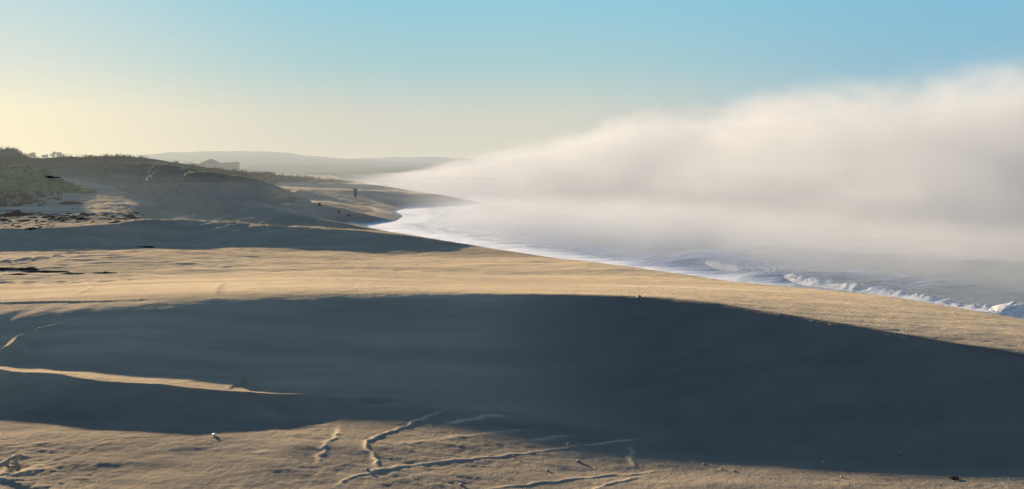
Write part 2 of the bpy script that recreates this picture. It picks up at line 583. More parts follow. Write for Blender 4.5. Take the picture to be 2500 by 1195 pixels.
def mat_dune(name, ca, cb, cc, amount=.86, bare=None):
    m, nt, out = material(name)
    pos = nt.new('ShaderNodeNewGeometry').outputs['Position']
    n1 = nt.noise(nt.scale(pos, (.04, .03, .8)), 1.0, 5, .62, dist=.8)
    n2 = nt.noise(pos, .9, 5, .7)
    n3 = nt.noise(nt.scale(pos, (.03, .03, 1.1)), 1.0, 4, .6)
    col = nt.mix(nt.smooth(.35, .65, n1), ca, cb)
    col = nt.mix(nt.smooth(.55, .75, n3), col, cc)
    col = nt.mix(nt.smooth(.45, .8, n2), col, tuple(v * .55 for v in ca))
    if bare is not None:      # bare sand below the grass line
        sp_ = nt.new('ShaderNodeSeparateXYZ'); nt.put(sp_.inputs[0], pos)
        zz_ = nt.m('ADD', sp_.outputs[2], nt.m('MULTIPLY', nt.m('SUBTRACT', n1, .5), 7.0))
        col = nt.mix(nt.smooth(bare - 1.0, bare + 2.2, zz_), nt.mix(n2, (.50, .405, .29), (.38, .31, .225)), col)
    nrm = bump(nt, n2, .35)
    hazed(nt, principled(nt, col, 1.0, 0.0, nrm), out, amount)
    return m


SAND = mat_sand()
WATER = mat_water()
FOAM = mat_foam()
DUNE = mat_dune('dune_grass_cover', (.055, .06, .042), (.20, .19, .135), (.46, .40, .30))
DUNE3 = mat_dune('dune_scrub_cover', (.06, .065, .048), (.20, .19, .14), (.40, .35, .27), .86, 4.2)
DUNE2 = mat_dune('green_bank_cover', (.30, .30, .12), (.36, .32, .15), (.22, .23, .10))
HILL = mat_dune('hill_cover', (.05, .055, .04), (.07, .07, .05), (.09, .085, .06), 1.0)
GRASS = mat_simple('grass_blades', (.055, .058, .034), (.11, .095, .06), 1.5, .9, True, 0.0, 0.0)
KELP = mat_simple('seaweed', (.040, .024, .018), (.085, .050, .034), 4.0, .9, True, 0.0, 0.0)
DARKWEED = mat_simple('dark_seaweed', (.045, .036, .030), (.09, .07, .052), 3.0, .9, True, 0.0, 0.0)
LEAF = mat_simple('shrub_leaves', (.045, .052, .028), (.08, .078, .042), 1.2, .9, True, 0.0, 0.0)
BARK = mat_simple('bark', (.10, .075, .055), (.16, .12, .09), 5.0)
WOOD = mat_simple('driftwood_grey', (.42, .36, .28), (.24, .20, .16), 6.0, .9, True, .02)
STONE = mat_simple('pale_stone', (.33, .29, .235), (.44, .39, .32), 12.0, .8, False, .005)
SHELL = mat_simple('white_shell', (.93, .92, .89), (.86, .85, .82), 20.0, .4, False)
WALLM = mat_simple('weathered_shingle_wall', (.14, .13, .115), (.19, .175, .15), 1.0)
ROOFM = mat_simple('roof_shingle', (.075, .072, .07), (.10, .095, .09), 2.0)
GLASSM = mat_simple('window_pane', (.04, .05, .06), (.06, .07, .08), 1.0, .2)
TRIMM = mat_simple('house_trim', (.45, .44, .42), (.52, .5, .48), 1.0)
SKIN = mat_simple('skin', (.42, .26, .19), (.46, .29, .21), 8.0, .6)
JACKET = mat_simple('grey_jacket', (.085, .10, .095), (.12, .135, .125), 6.0, .9, True, 0.0, 0.0)
TROUSER = mat_simple('dark_trousers', (.018, .022, .026), (.028, .032, .036), 6.0, .9, True, 0.0, 0.0)
HAIRM = mat_simple('dark_hair', (.03, .024, .02), (.05, .04, .03), 20.0, .7)
SHOEM = mat_simple('dark_shoe', (.02, .02, .02), (.04, .04, .04), 10.0, .9, True, 0.0, 0.0)
BAGM = mat_simple('pale_bag', (.42, .45, .43), (.5, .52, .5), 8.0, .8)

# ------------------------------------------------------------------ the beach
COLS, ROWS_A, ROWS_B = 860, 1.0022, 1.006
ys = [9.0]
while ys[-1] < 17: ys.append(ys[-1] * 1.012)
while ys[-1] < 125: ys.append(ys[-1] * ROWS_A)
while ys[-1] < 470: ys.append(ys[-1] * ROWS_B)
ys = np.array(ys)
az = np.concatenate([np.linspace(-1.15, -.50, 130)[:-1], np.linspace(-.50, .50, COLS), np.linspace(.50, 1.15, 90)[1:]])
Y = np.repeat(ys[:, None], len(az), 1)
X = az[None, :] * Y
xf, yf = X.ravel().copy(), Y.ravel().copy()
zf = sand_z(xf, yf)
GRID.update(ys=ys, az=az, Z=zf.reshape(len(ys), len(az)))
me = mesh_np('beach', np.stack([xf, yf, zf], -1), grid_quads(len(ys), len(az)))
sd = shore_dist(xf, yf)
wet = np.clip(1 - (sd + 0.6 * fbm(xf / 3, yf / 6, 71, 3)) / (1.6 + yf / 60), 0, 1) ** 1.0
pxf = 1250 + F * xf / yf
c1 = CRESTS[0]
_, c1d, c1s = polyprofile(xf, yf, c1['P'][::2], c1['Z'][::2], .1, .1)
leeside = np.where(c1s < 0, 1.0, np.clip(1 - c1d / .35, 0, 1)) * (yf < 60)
damp_shade = leeside * sstep(-2.0, 4.5, xf + .4 * fbm(xf / 4, yf / 8, 75, 2)) * (1 - .75 * sstep(23.5, 20.5, yf))  # deepens the berm's shadow toward the right through the sand colour
damp_shade = np.maximum(damp_shade, .8 * np.clip(1 - sd / 4.5, 0, 1) * sstep(42, 60, yf + xf))
damp_shade = damp_shade * (.92 + .12 * fbm(xf / 2.5, yf / 1.5, 74, 3)); damp_shade = np.clip(damp_shade, 0, 1)
pale = (1 - leeside) * sstep(28, 34, yf) * sstep(2, 7, sd) * (.75 + .35 * fbm(xf / 9, yf / 4, 77, 3)) * (1 - .55 * sstep(60, 80, yf) * (1 - sstep(100, 125, yf)))  # sunlit brightness beyond the berm crest put into the sand colour
pale = np.maximum(pale, .58 * leeside * sstep(25, 28, yf) * (1 - sstep(-2, 3, xf)) * (.8 + .75 * fbm(xf / 7, yf / .9, 83, 4)))  # left part of the berm's shadow lightened through the sand colour
front = 1 - sstep(24, 29, yf)
damp_shade = np.maximum(damp_shade, front * (.66 + .26 * fbm(xf / 3, yf / 1.6, 79, 4)))  # foreground sand set darker
track = MASK['track']
damp_shade = damp_shade * (1 - track); pale = np.maximum(pale, track)
attr(me, 'damp_shade', np.clip(damp_shade, 0, 1)); attr(me, 'wet', wet); attr(me, 'pale', np.clip(pale, 0, 1))
beach = tag(link('beach', me, SAND), kind='structure')

# land and sea floor under and around, out to the horizon
me = mesh_np('ground', np.array([(-6000, -600, -2.5), (6000, -600, -2.5), (6000, 9000, -2.5), (-6000, 9000, -2.5)]), np.array([[0, 1, 2, 3]]), False)
attr(me, 'damp_shade', np.zeros(4)); attr(me, 'wet', np.zeros(4))
tag(link('ground', me, SAND), kind='structure')

# ------------------------------------------------------------------ the sea
ysea = [26.0]
while ysea[-1] < 130: ysea.append(ysea[-1] * 1.0045)
while ysea[-1] < 900: ysea.append(ysea[-1] * 1.012)
ysea.append(9000.0)
ysea = np.array(ysea)
azs = np.concatenate([np.linspace(-.30, .55, 480), np.linspace(.55, 1.6, 60)[1:], [4.0]])
Y = np.repeat(ysea[:, None], len(azs), 1); X = azs[None, :] * Y
xs, yw = X.ravel().copy(), Y.ravel().copy()
so = -shore_dist(xs, yw)     # seaward distance
SWELL = [([(1640, 640), (1800, 618), (1880, 612), (2000, 619), (2200, 632), (2500, 655), (2900, 690)], .75),
         ([(1750, 665), (1950, 668), (2100, 672), (2300, 690), (2600, 725)], .42),
         ([(1900, 580), (2200, 590), (2600, 610)], .6),
         ([(1250, 528), (1330, 526), (1420, 530)], .5)]
zw = 0.05 * fbm(xs / 3, yw / 2.2, 81, 4) * sstep(1, 9, so) + .10 * gnoise(xs / 12, yw / 7, 82) * sstep(6, 25, so)
for pts, h in SWELL:
    P = [tuple(at_z(a, b, h * .6)[:2]) for a, b in pts]
    d, s, _, t = polydist(xs, yw, P)
    e = sstep(0, .8, t) * sstep(0, .8, len(P) - 1 - t)
    zw += h * e * np.where(s > 0, np.exp(-(d / 5.0) ** 2), np.exp(-(d / 2.2) ** 2))
foam = np.exp(-(so / 3.5) ** 2) * .50 + .30 * np.exp(-((so - 9) / 5) ** 2)
foam += .34 * sstep(48, 72, yw) * np.exp(-(so / 17) ** 2)
zw = zw + .03 * np.exp(-so ** 2)
me = mesh_np('sea', np.stack([xs, yw, zw], -1), grid_quads(len(ysea), len(azs)))
attr(me, 'foam', foam)
tag(link('sea', me, WATER), kind='structure')


def breaker(name, pts, h, width, label, seed):
    P = [tuple(at_z(a, b, h * .3)[:2]) for a, b in pts]
    P = resample(P, .14)
    nv = 22
    V = []
    for i, p in enumerate(P):
        q0 = P[max(i - 1, 0)]; q1 = P[min(i + 1, len(P) - 1)]
        tx, ty = q1[0] - q0[0], q1[1] - q0[1]
        L = math.hypot(tx, ty) or 1
        nx, ny = -ty / L, tx / L            # seaward/far side
        e = min(1, i / 22, (len(P) - 1 - i) / 22)
        for j in range(nv):
            v = j / (nv - 1) * 2 - 1
            prof = math.exp(-(v * 2.1 + .25) ** 2) * (1 - v ** 6)
            wob = mnoise.fractal(Vector((p[0] * .35, p[1] * .35, seed)), .7, 2.1, 4) * .8
            n = mnoise.fractal(Vector((p[0] * 2.4 + v * 1.6, p[1] * 2.4, seed + v * 3)), .5, 2.2, 6)
            hh = h * e * (prof * (.62 + .30 * n + .55 * wob) + .10 * abs(n) * (1 - v * v)) 
            off = v * width + .35 * n * width * (1 - abs(v))
            V.append((p[0] + nx * off, p[1] + ny * off, max(hh, -.05) - .06 * (abs(v) > .85)))
    me = mesh_np(name, np.array(V), grid_quads(len(P), nv))
    o = link(name, me, FOAM)
    return tag(o, label, 'wave', 'waves breaking along the shore')


breaker('breaking_wave', [(1680, 632), (1740, 646), (1830, 662), (1900, 673), (2000, 691), (2150, 711), (2300, 734), (2420, 751), (2560, 765), (2900, 796)], .52, .85,
        'long white breaker rolling in beside the right-hand sand edge, nearest the viewer', 1.3)
breaker('breaking_wave', [(1280, 531), (1310, 528), (1345, 529)], .5, 1.2, 'tiny grey wave crest showing in the fog beyond the spit', 5.7)

# ------------------------------------------------------------------ dunes and far hills
def ridge_mesh(name, sky, mat, foot, back, amp, nf, seed, step, foot_z=None, sky_amp=0.0, nrow=(26, 10), taper=0.0):
    """skyline given as (photo x, photo y, distance); foot = (forward length); the slope towards the viewer carries hummocks"""
    P = np.array(resample([tuple(at_d(q[0], q[1], q[2])) + ((q[3],) if len(q) > 3 else ()) for q in sky], step))
    if foot is None:
        foot = P[:, 3].copy(); P = P[:, :3].copy()
    ar = np.concatenate([[0], np.cumsum(np.linalg.norm(np.diff(P[:, :2], axis=0), axis=1))])
    if sky_amp:
        P[:, 2] += sky_amp * (fbm(ar / (step * 5), ar * 0, seed, 5, .6))
    if taper:
        gz0 = np.array([ground(a, b) for a, b in P[:, :2]])
        w_ = sstep(0, taper, ar[-1] - ar)
        P[:, 2] = P[:, 2] * w_ + (gz0 - .5) * (1 - w_)
    rows = []
    for v in np.concatenate([np.linspace(-1, 0, nrow[0]), np.linspace(0, 1, nrow[1])[1:]]):
        R = P.copy()
        rad = P[:, :2] / np.linalg.norm(P[:, :2], axis=1)[:, None]
        L = foot if v < 0 else back
        R[:, :2] += rad * (L * v)[..., None] if np.ndim(L * v) else rad * (L * v)
        if v < 0:
            fz = foot_z if foot_z is not None else None
            gz = np.array([ground(a, b) for a, b in R[:, :2]]) if fz is None else np.full(len(R), fz)
            w = (1 + v)
            w = w * w * (3 - 2 * w) * .6 + .4 * w ** 1.3
            R[:, 2] = gz * (1 - w) + P[:, 2] * w - .6 * (v < -.97)
            n = fbm(R[:, 0] / nf, R[:, 1] / nf, seed + 5, 5, .55)
            cap = np.clip(P[:, 2] - (R[:, 2]), 0, None)
            R[:, 2] += np.minimum(amp * n * math.sin(math.pi * min(1, -v * 1.0)) ** .6, cap * .9 + .02)
        else:
            R[:, 2] = P[:, 2] * (1 - v ** 1.5) - 1.0 * v
        rows.append(R)
    V = np.concatenate(rows)
    me = mesh_np(name, V, grid_quads(len(rows), len(P)))
    return link(name, me, mat), P


SKY1 = [(-900, 350, 174), (-500, 356, 175), (-200, 362, 176), (-60, 368, 177), (0, 367, 178), (18, 363, 179), (38, 367, 180), (52, 376, 180), (76, 386, 180), (110, 386, 180),
        (160, 383, 180), (220, 384, 180), (300, 381, 180), (345, 385, 180), (400, 393, 180), (460, 402, 181), (520, 411, 185), (600, 420, 196), (700, 430, 228), (800, 439, 276), (880, 446, 310)]
dune1, DP1 = ridge_mesh('dune', SKY1, DUNE, 11, 70, 2.2, 12, 101, 1.0, None, .14, (34, 10), 25.0)
tag(dune1, kind='structure')
SKY2 = [(-700, 396, 146), (-200, 402, 148), (0, 404, 149), (60, 405, 150), (100, 410, 151), (140, 421, 152), (180, 432, 153), (235, 446, 155)]
dune2, DP2 = ridge_mesh('dune', SKY2, DUNE2, 9, 20, .5, 4, 131, .5, None, .08, (26, 10), 8.0)
tag(dune2, kind='structure')
SKY3 = [(120, 424, 172, 8), (230, 412, 168, 8), (300, 402, 160, 9), (360, 400, 152, 12), (420, 406, 146, 16), (480, 414, 141, 19), (540, 423, 138, 20), (620, 436, 138, 19), (690, 451, 141, 15), (750, 462, 146, 10), (810, 473, 152, 6)]
dune3, DP3 = ridge_mesh('dune', SKY3, DUNE3, None, 26, 1.5, 5.5, 141, 1.0, None, .12, (30, 8), 16.0)
tag(dune3, kind='structure')
SKYH1 = [(-600, 384, 1500), (200, 384, 1500), (340, 379, 1500), (420, 373, 1500), (520, 370, 1500), (575, 371, 1500), (640, 369, 1500), (665, 370, 1490), (700, 375, 1480), (760, 381, 1470), (850, 388, 1450), (960, 394, 1440), (1100, 399, 1440), (1240, 404, 1440)]
h1, _ = ridge_mesh('hill', SKYH1, HILL, 1080, 300, 2.0, 60, 151, 8, 1.5, 1.3, (30, 5))
tag(h1, kind='structure')
SKYH2 = [(500, 395, 2500), (760, 391, 2500), (880, 387, 2500), (960, 384, 2500), (1060, 384, 2500), (1130, 387, 2500), (1185, 392, 2500), (1230, 397, 2500), (1300, 402, 2500)]
h2, _ = ridge_mesh('hill', SKYH2, HILL, 1200, 300, 1.0, 80, 161, 14, .5, 1.0, (24, 5))
tag(h2, kind='structure')


# grass: tufts of narrow blades
def blades(name, spots, mat, hmin, hmax, spread, nb):
    V, T = [], []
    for (x, y, z, s) in spots:
        for _ in range(nb):
            a = random.uniform(0, 2 * math.pi); r = spread * s * math.sqrt(random.random())
            bx, by = x + r * math.cos(a), y + r * math.sin(a)
            h = random.uniform(hmin, hmax) * s
            w = .035 * s + .012
            t = random.uniform(0, 2 * math.pi)
            lx, ly = random.gauss(0, .28) * h, random.gauss(0, .28) * h
            i = len(V)
            V += [(bx - w * math.cos(t), by - w * math.sin(t), z - .1), (bx + w * math.cos(t), by + w * math.sin(t), z - .1), (bx + lx, by + ly, z + h)]
            T.append((i, i + 1, i + 2))
    me = mesh_np(name, np.array(V), np.array(T), False)
    return link(name, me, mat)


from mathutils.bvhtree import BVHTree
def bvh_of(o):
    me = o.data
    return BVHTree.FromPolygons([v.co.copy() for v in me.vertices], [tuple(p.vertices) for p in me.polygons])


B1, B2 = bvh_of(dune1), bvh_of(dune2)
spots = []
for k in range(2600):
    i = random.randrange(len(DP1)); p = DP1[i]
    f = random.random() ** 1.6 * 30
    n = math.hypot(p[0], p[1]); x, y = p[0] * (1 - f / n), p[1] * (1 - f / n)
    h = B1.ray_cast(Vector((x, y, 60)), Vector((0, 0, -1)))
    if h[0] and gnoise(x / 6., y / 6., 9) > -.2: spots.append((x, y, h[0].z, random.uniform(.35, .75)))
for k in range(700):
    i = random.randrange(len(DP2)); p = DP2[i]
    f = random.random() * 9
    n = math.hypot(p[0], p[1]); x, y = p[0] * (1 - f / n), p[1] * (1 - f / n)
    h = B2.ray_cast(Vector((x, y, 60)), Vector((0, 0, -1)))
    if h[0]: spots.append((x, y, h[0].z, random.uniform(.25, .5)))
tag(blades('dune_grass', spots, LEAF, .5, 1.0, .9, 14), 'dark grass covering the crest and slopes of the dunes', 'grass', None, 'stuff')
spots = []
for k in range(900):
    px = random.uniform(-150, 150); py = random.uniform(440, 506)
    if random.random() < (py - 440) / 66 * max(0, (px - 60) / 90): continue
    p = ground_px(px, py, 2.5)
    if p[1] < 60 or p[1] > 190: continue
    spots.append((p[0], p[1], p[2], random.uniform(.3, .75)))
tag(blades('beach_grass', spots, GRASS, .35, .9, .5, 16), 'sparse pale beach grass on the sand slope below the green bank', 'grass', None, 'stuff')


# ------------------------------------------------------------------ seaweed wrack
def clump_mesh(name, L, W, H, seed, n=26, m=14):
    """a flat tangle: an uneven mound with frayed outline"""
    V = []
    for j in range(m):
        r = j / (m - 1)
        for i in range(n):
            a = 2 * math.pi * i / n
            e = 1 + .45 * mnoise.fractal(Vector((math.cos(a) * 1.6 + seed, math.sin(a) * 1.6, r)), .6, 2.1, 5)
            x, y = math.cos(a) * L * r * e, math.sin(a) * W * r * e
            z = H * (1 - r ** 2.2) * (.7 + .7 * mnoise.fractal(Vector((x * 3 / L + seed, y * 3 / W, 0)), .6, 2.2, 5)) - .05 * r
            V.append((x, y, z))
    Q = []
    for j in range(m - 1):
        for i in range(n):
            Q.append((j * n + i, (j + 1) * n + i, (j + 1) * n + (i + 1) % n, j * n + (i + 1) % n))
    return mesh_np(name, np.array(V), np.array(Q))


def strands(spots, name, mat, label):
    bm = bmesh.new()
    for (x, y, s, seed) in spots:
        z = ground(x, y)
        n = 10
        ring = []
        c = bm.verts.new((x, y, z + .16 * s))
        for i in range(n):
            a = 2 * math.pi * i / n
            e = random.uniform(.55, 1.3)
            qx, qy = x + math.cos(a) * s * e * 1.1, y + math.sin(a) * s * e * 1.6
            ring.append(bm.verts.new((qx, qy, ground(qx, qy) - .05 + random.uniform(0, .12) * s)))
        for i in range(n):
            bm.faces.new((c, ring[i], ring[(i + 1) % n]))
        for _ in range(4):
            a = random.uniform(0, 6.28); w = .05 * s
            p0 = Vector((x + math.cos(a) * s * .5, y + math.sin(a) * s * .5, z + .05)); p1 = p0 + Vector((random.gauss(0, .5) * s, random.gauss(0, .5) * s, random.uniform(.02, .3) * s))
            v = [bm.verts.new(p0 + Vector((w, 0, 0))), bm.verts.new(p0 - Vector((w, 0, 0))), bm.verts.new(p1)]
            bm.faces.new(v)
    o = link(name, mesh_bm(name, bm, False), mat)
    return tag(o, label, 'seaweed', None, 'stuff')


sp = []
for k in range(150):
    t = random.random()
    px = random.uniform(-30, 350); py = random.gauss(531 + 4 * t, 9)
    if px > 150: py = random.gauss(530, 6)
    p = ground_px(px, py, 1.9)
    sp.append((p[0], p[1], random.uniform(.18, .6), k))
strands(sp, 'seaweed_wrack', KELP, 'reddish brown seaweed scattered in a band on the churned sand below the grass')
for (px, py, L, W, H, lab) in [
    (20, 659, 1.6, .34, 0.12, 'dark seaweed heap at the left picture edge on top of the sunlit sand bank'),
    (70, 660, .8, .34, 0.18, 'tallest small dark seaweed mound between the long flat strips at left'),
    (125, 664, 1.9, .34, 0.10, 'long dark seaweed strip ending near the zigzag crack in the sand'),
    (170, 669, 1.1, .34, 0.08, 'short dark seaweed strip just under the long strip at left'),
    (60, 671, 1.7, .34, 0.08, 'lowest dark seaweed strip of the heap at left, nearest the viewer'),
    (258, 668, 1.1, .35, .10, 'isolated flat dark seaweed strip on the bright sand right of the heap'),
    (360, 604, 1.0, .5, .12, 'lone purple-brown seaweed patch on the sunlit flat below the dark hollow'),
    (172, 497, 1.8, 1.5, .25, 'brown seaweed patch on the upper bright sand beside the beach grass'),
    (38, 527, 1.4, 2.2, .55, 'biggest reddish seaweed heap in the wrack line at far left'),
    (110, 430, 3.4, 1.0, .9, 'nearly black low flat strip under the green bank')]:
    p = ground_px(px, py, 2.0)
    if py == 430:
        d_ = ray(115, 434); h_ = B2.ray_cast(Vector((0, 0, HC)), Vector(d_))
        p = np.array(h_[0]) if h_[0] else at_d(px, 436, 149)
        o = link('dark_strip', clump_mesh('dark_strip', 2.0, .6, .26, px), mat_simple('dark_strip_mat', (.010, .013, .010), (.02, .025, .018), 4.0, 1.0, False, 0.0, 0.0))  # flat near-black strip laid against the green bank
        tag(o, 'nearly black low strip stretched flat under the green bank at left', 'bush')
    else:
        o = link('seaweed_clump', clump_mesh('seaweed_clump', L, W, H, px * .37), DARKWEED if py > 590 and px != 360 else KELP)
        tag(o, lab, 'seaweed', 'seaweed clumps on the beach')
    o.location = p - np.array((0, 0, .02))


# ------------------------------------------------------------------ small things on the sand
def rock(name, r, mat, seed, flat=.6):
    bm = bmesh.new()
    bmesh.ops.create_icosphere(bm, subdivisions=3, radius=1)
    for v in bm.verts:
        n = mnoise.fractal(v.co * 1.3 + Vector((seed, seed, 0)), .8, 2, 4)
        v.co *= 1 + .28 * n
        v.co.z *= flat
        v.co *= r
    return link(name, mesh_bm(name, bm), mat)


for (px, py, r, mat, nm, lab, cat, fl) in [
    (524, 1066, .042, SHELL, 'white_pebble', 'round bright white pebble alone on the foreground sand', 'pebble', .95),
    (1412, 1129, .07, STONE, 'stone', 'tan stone with a dark shadow between the two long sand tracks', 'stone', .6),
    (1416, 1087, .045, STONE, 'stone', 'small pale stone sitting on the long upper sand track', 'stone', .7),
    (1404, 1096, .04, STONE, 'stone', 'small pale stone just below the long upper sand track', 'stone', .7),
    (1386, 1090, .045, STONE, 'stone', 'upright sliver of pale stone on the upper track, left of its neighbours', 'stone', 1.4),
    (1470, 1076, .04, STONE, 'stone', 'thin pale stone standing near the right end of the upper track', 'stone', 1.5),
    (1254, 1117, .035, STONE, 'stone', 'pale stone under the middle of the upper sand track', 'stone', .8),
    (1336, 1151, .045, STONE, 'stone', 'pale stone on rough sand above the lower track', 'stone', .6),
    (1642, 1115, .05, STONE, 'stone', 'flat tan stone at the shadow edge right of the short crack', 'stone', .5),
    (1719, 1136, .05, STONE, 'stone', 'tan stone on the darker sand right of the tracks', 'stone', .7),
    (1762, 1147, .045, STONE, 'stone', 'greyish stone on darker sand, second from the right of the row', 'stone', .7),
    (1792, 1152, .05, STONE, 'stone', 'flat pale stone on darker sand, rightmost of the row', 'stone', .5),
    (1125, 1186, .06, STONE, 'stone', 'cream stone at the bottom picture edge left of the lower track', 'stone', .5),
    (897, 1148, .05, STONE, 'stone', 'cream stone where the crooked track meets the long one', 'stone', .7),
    (2010, 1131, .06, STONE, 'stone', 'grey-white stone in the shadow edge at lower right', 'stone', .5),
    (2055, 1167, .05, STONE, 'stone', 'pale stone on the strip of lit sand at lower right', 'stone', .6),
    (2198, 1112, .05, STONE, 'stone', 'single light stone inside the dark shadow at lower right', 'stone', .8),
    (2328, 1170, .09, DARKWEED, 'debris_lump', 'flat black lump on the lit sand at the lower right', 'debris', .35),
    (1560, 728, .10, STONE, 'shell', 'pale shell on the crest where the shadow begins', 'shell', .8),
    (20, 1029, .05, STONE, 'shell', 'pale flat shell at the left edge above the driftwood', 'shell', .4),
    (35, 1122, .05, SHELL, 'shell', 'small white shell beside the pale driftwood', 'shell', .8),
]:
    p = ground_px(px, py, 1.2)
    r = r if mat is SHELL or nm == 'debris_lump' else r * .68
    o = rock(nm, r, mat, px * .13, fl)
    o.rotation_euler = (0, 0, px * .7)
    o.location = (p[0], p[1], p[2] + r * fl * .55)
    tag(o, lab, cat, {'stone': 'stones strewn on the foreground sand', 'shell': 'shells on the sand'}.get(cat))


def tube_tree(name, chains, mat, sub=1):
    """skinned chains: one continuous mesh"""
    me = bpy.data.meshes.new(name)
    V, E, R = [], [], []
    for ch in chains:
        for k, (x, y, z, r, par) in enumerate(ch):
            V.append((x, y, z)); R.append(r)
            if par is not None: E.append((par if par >= 0 else len(V) - 2, len(V) - 1))
    me.from_pydata(V, E, [])
    o = link(name, me, mat)
    md = o.modifiers.new('skin', 'SKIN'); md.use_smooth_shade = True
    sv = me.skin_vertices[0].data if me.skin_vertices else None
    return o, R, sub


def skin_object(name, pts, edges, radii, mat, parent=None, sub=2, root=0):
    me = bpy.data.meshes.new(name)
    me.from_pydata(pts, edges, [])
    o = link(name, me, mat, parent)
    md = o.modifiers.new('skin', 'SKIN'); md.use_smooth_shade = True
    if not me.skin_vertices:
        bm = bmesh.new(); bm.from_mesh(me); bm.verts.layers.skin.verify(); bm.to_mesh(me); bm.free()
    for i, r in enumerate(radii):
        sv = me.skin_vertices[0].data[i]
        sv.radius = (r, r) if not isinstance(r, tuple) else r
        sv.use_root = (i == root)
    s = o.modifiers.new('sub', 'SUBSURF'); s.levels = sub; s.render_levels = sub
    dg = bpy.context.evaluated_depsgraph_get()
    ev = o.evaluated_get(dg)
    m2 = bpy.data.meshes.new_from_object(ev)
    m2.name = name
    o.modifiers.clear(); o.data = m2
    if not m2.materials: m2.materials.append(mat)
    for p in m2.polygons: p.use_smooth = True
    return o


# driftwood at the left edge
p = ground_px(22, 1146, 1.0)
dw = skin_object('driftwood', [(-.16, -.12, .02), (-.05, -.02, .08), (.02, .10, .15), (.12, .2, .16), (.22, .34, .10), (.03, -.08, .02), (.0, .0, .12), (-.3, .02, .05), (.2, .05, .03)],
                 [(0, 1), (1, 2), (2, 3), (3, 4), (1, 5), (2, 6), (1, 7), (5, 8)], [.025, .04, .042, .03, .012, .02, .02, .015, .012], WOOD, None, 2, 1)
dw.location = (p[0], p[1], p[2] + .03)
tag(dw, 'gnarled pale driftwood branch lying at the lower left picture edge', 'driftwood')

for (px, py, lab, sc) in [(779, 504, 'small dark upright lump on lit sand left of the walker', 1.0), (827, 521, 'small dark lump on the sand edge, right of the upright one', .8), (850, 529, 'flat dark lump lying beside the small lump near the water', 1.3)]:
    p = ground_px(px, py, 1.6)
    h = .42 if px != 850 else .16
    o = skin_object('debris_lump', [(0, 0, -.05), (.02, 0, h * .35), (.07 * sc, .02, h * .75), (.16 * sc, 0, h), (-.14 * sc, .05, .02), (.25 * sc, -.05, .03)], [(0, 1), (1, 2), (2, 3), (1, 4), (1, 5)],
                    [.12 * sc, .13 * sc, .10 * sc, .06 * sc, .08, .08], DARKWEED, None, 2, 0)
    o.location = p
    tag(o, lab, 'debris', 'dark lumps on the sand by the walker')

# post on the dune
p = at_d(461, 404, 181)
bm = bmesh.new()
bmesh.ops.create_cone(bm, cap_ends=True, segments=10, radius1=.16, radius2=.06, depth=.8, matrix=Matrix.Translation((0, 0, .0)))
o = link('wooden_post', mesh_bm('wooden_post', bm), ROOFM); o.location = p
tag(o, 'small dark post on the dune ridge left of the house', 'post')


# ------------------------------------------------------------------ shrubs on the skyline
def shrub(px, py_top, wpx, hpx, D, label, seed):
    rs = random.Random(seed)
    b = at_d(px, py_top + hpx, D)
    W = wpx * D / F; H = hpx * D / F
    e = bpy.data.objects.new('shrub', None); COL.objects.link(e); e.location = b
    tag(e, label, 'shrub', 'shrubs on the skyline behind the dune')
    pts = [(0, 0, -2.0), (0, 0, H * .2), (W * .16, 0, H * .55), (-W * .2, .1, H * .5), (W * .05, .2, H * .7)]
    skin_object('trunk', pts, [(0, 1), (1, 2), (1, 3), (1, 4)], [.14, .12, .05, .05, .05], BARK, e, 1, 0)
    V, T = [], []
    cl = [(rs.uniform(-.42, .42) * W, rs.uniform(-.3, .3) * W, H * rs.uniform(.25, .8), rs.uniform(.16, .30)) for _ in range(14)]
    for (cx, cy, cz, cr) in cl:
        rr = cr * max(W * .55, H)
        for _ in range(110):
            d = Vector((rs.gauss(0, 1), rs.gauss(0, 1), rs.gauss(0, 1))).normalized() * rr * rs.uniform(.5, 1.05)
            c = Vector((cx, cy, cz)) + Vector((d.x * 1.2, d.y, d.z * .75))
            s = rs.uniform(.10, .22)
            a = Vector((rs.gauss(0, 1), rs.gauss(0, 1), rs.gauss(0, 1))).normalized(); u = a.orthogonal().normalized() * s
            w = a.cross(u).normalized() * s * .6
            i = len(V)
            V += [tuple(c + u), tuple(c + w), tuple(c - u), tuple(c - w)]
            T.append((i, i + 1, i + 2, i + 3))
    me = mesh_np('crown', np.array(V), np.array(T), False)
    link('crown', me, LEAF, e)


for i, a in enumerate([(46, 367, 12, 10, 330, 'small shrub just right of the tallest dune top'), (76, 371, 28, 14, 340, 'pale leaning shrub second from the left on the skyline'),
                       (111, 377, 13, 10, 350, 'little round shrub between the two wider shrubs'), (141, 371, 32, 15, 345, 'widest flat-topped shrub on the skyline'),
                       (226, 380, 20, 6, 340, 'low faint shrub farthest right on the dune skyline')]):
    shrub(*a, seed=40 + i)


# ------------------------------------------------------------------ the house among the dunes
def box(bm, x0, x1, y0, y1, z0, z1):
    v = [bm.verts.new(c) for c in ((x0, y0, z0), (x1, y0, z0), (x1, y1, z0), (x0, y1, z0), (x0, y0, z1), (x1, y0, z1), (x1, y1, z1), (x0, y1, z1))]
    for f in ((0, 3, 2, 1), (4, 5, 6, 7), (0, 1, 5, 4), (1, 2, 6, 5), (2, 3, 7, 6), (3, 0, 4, 7)): bm.faces.new([v[i] for i in f])


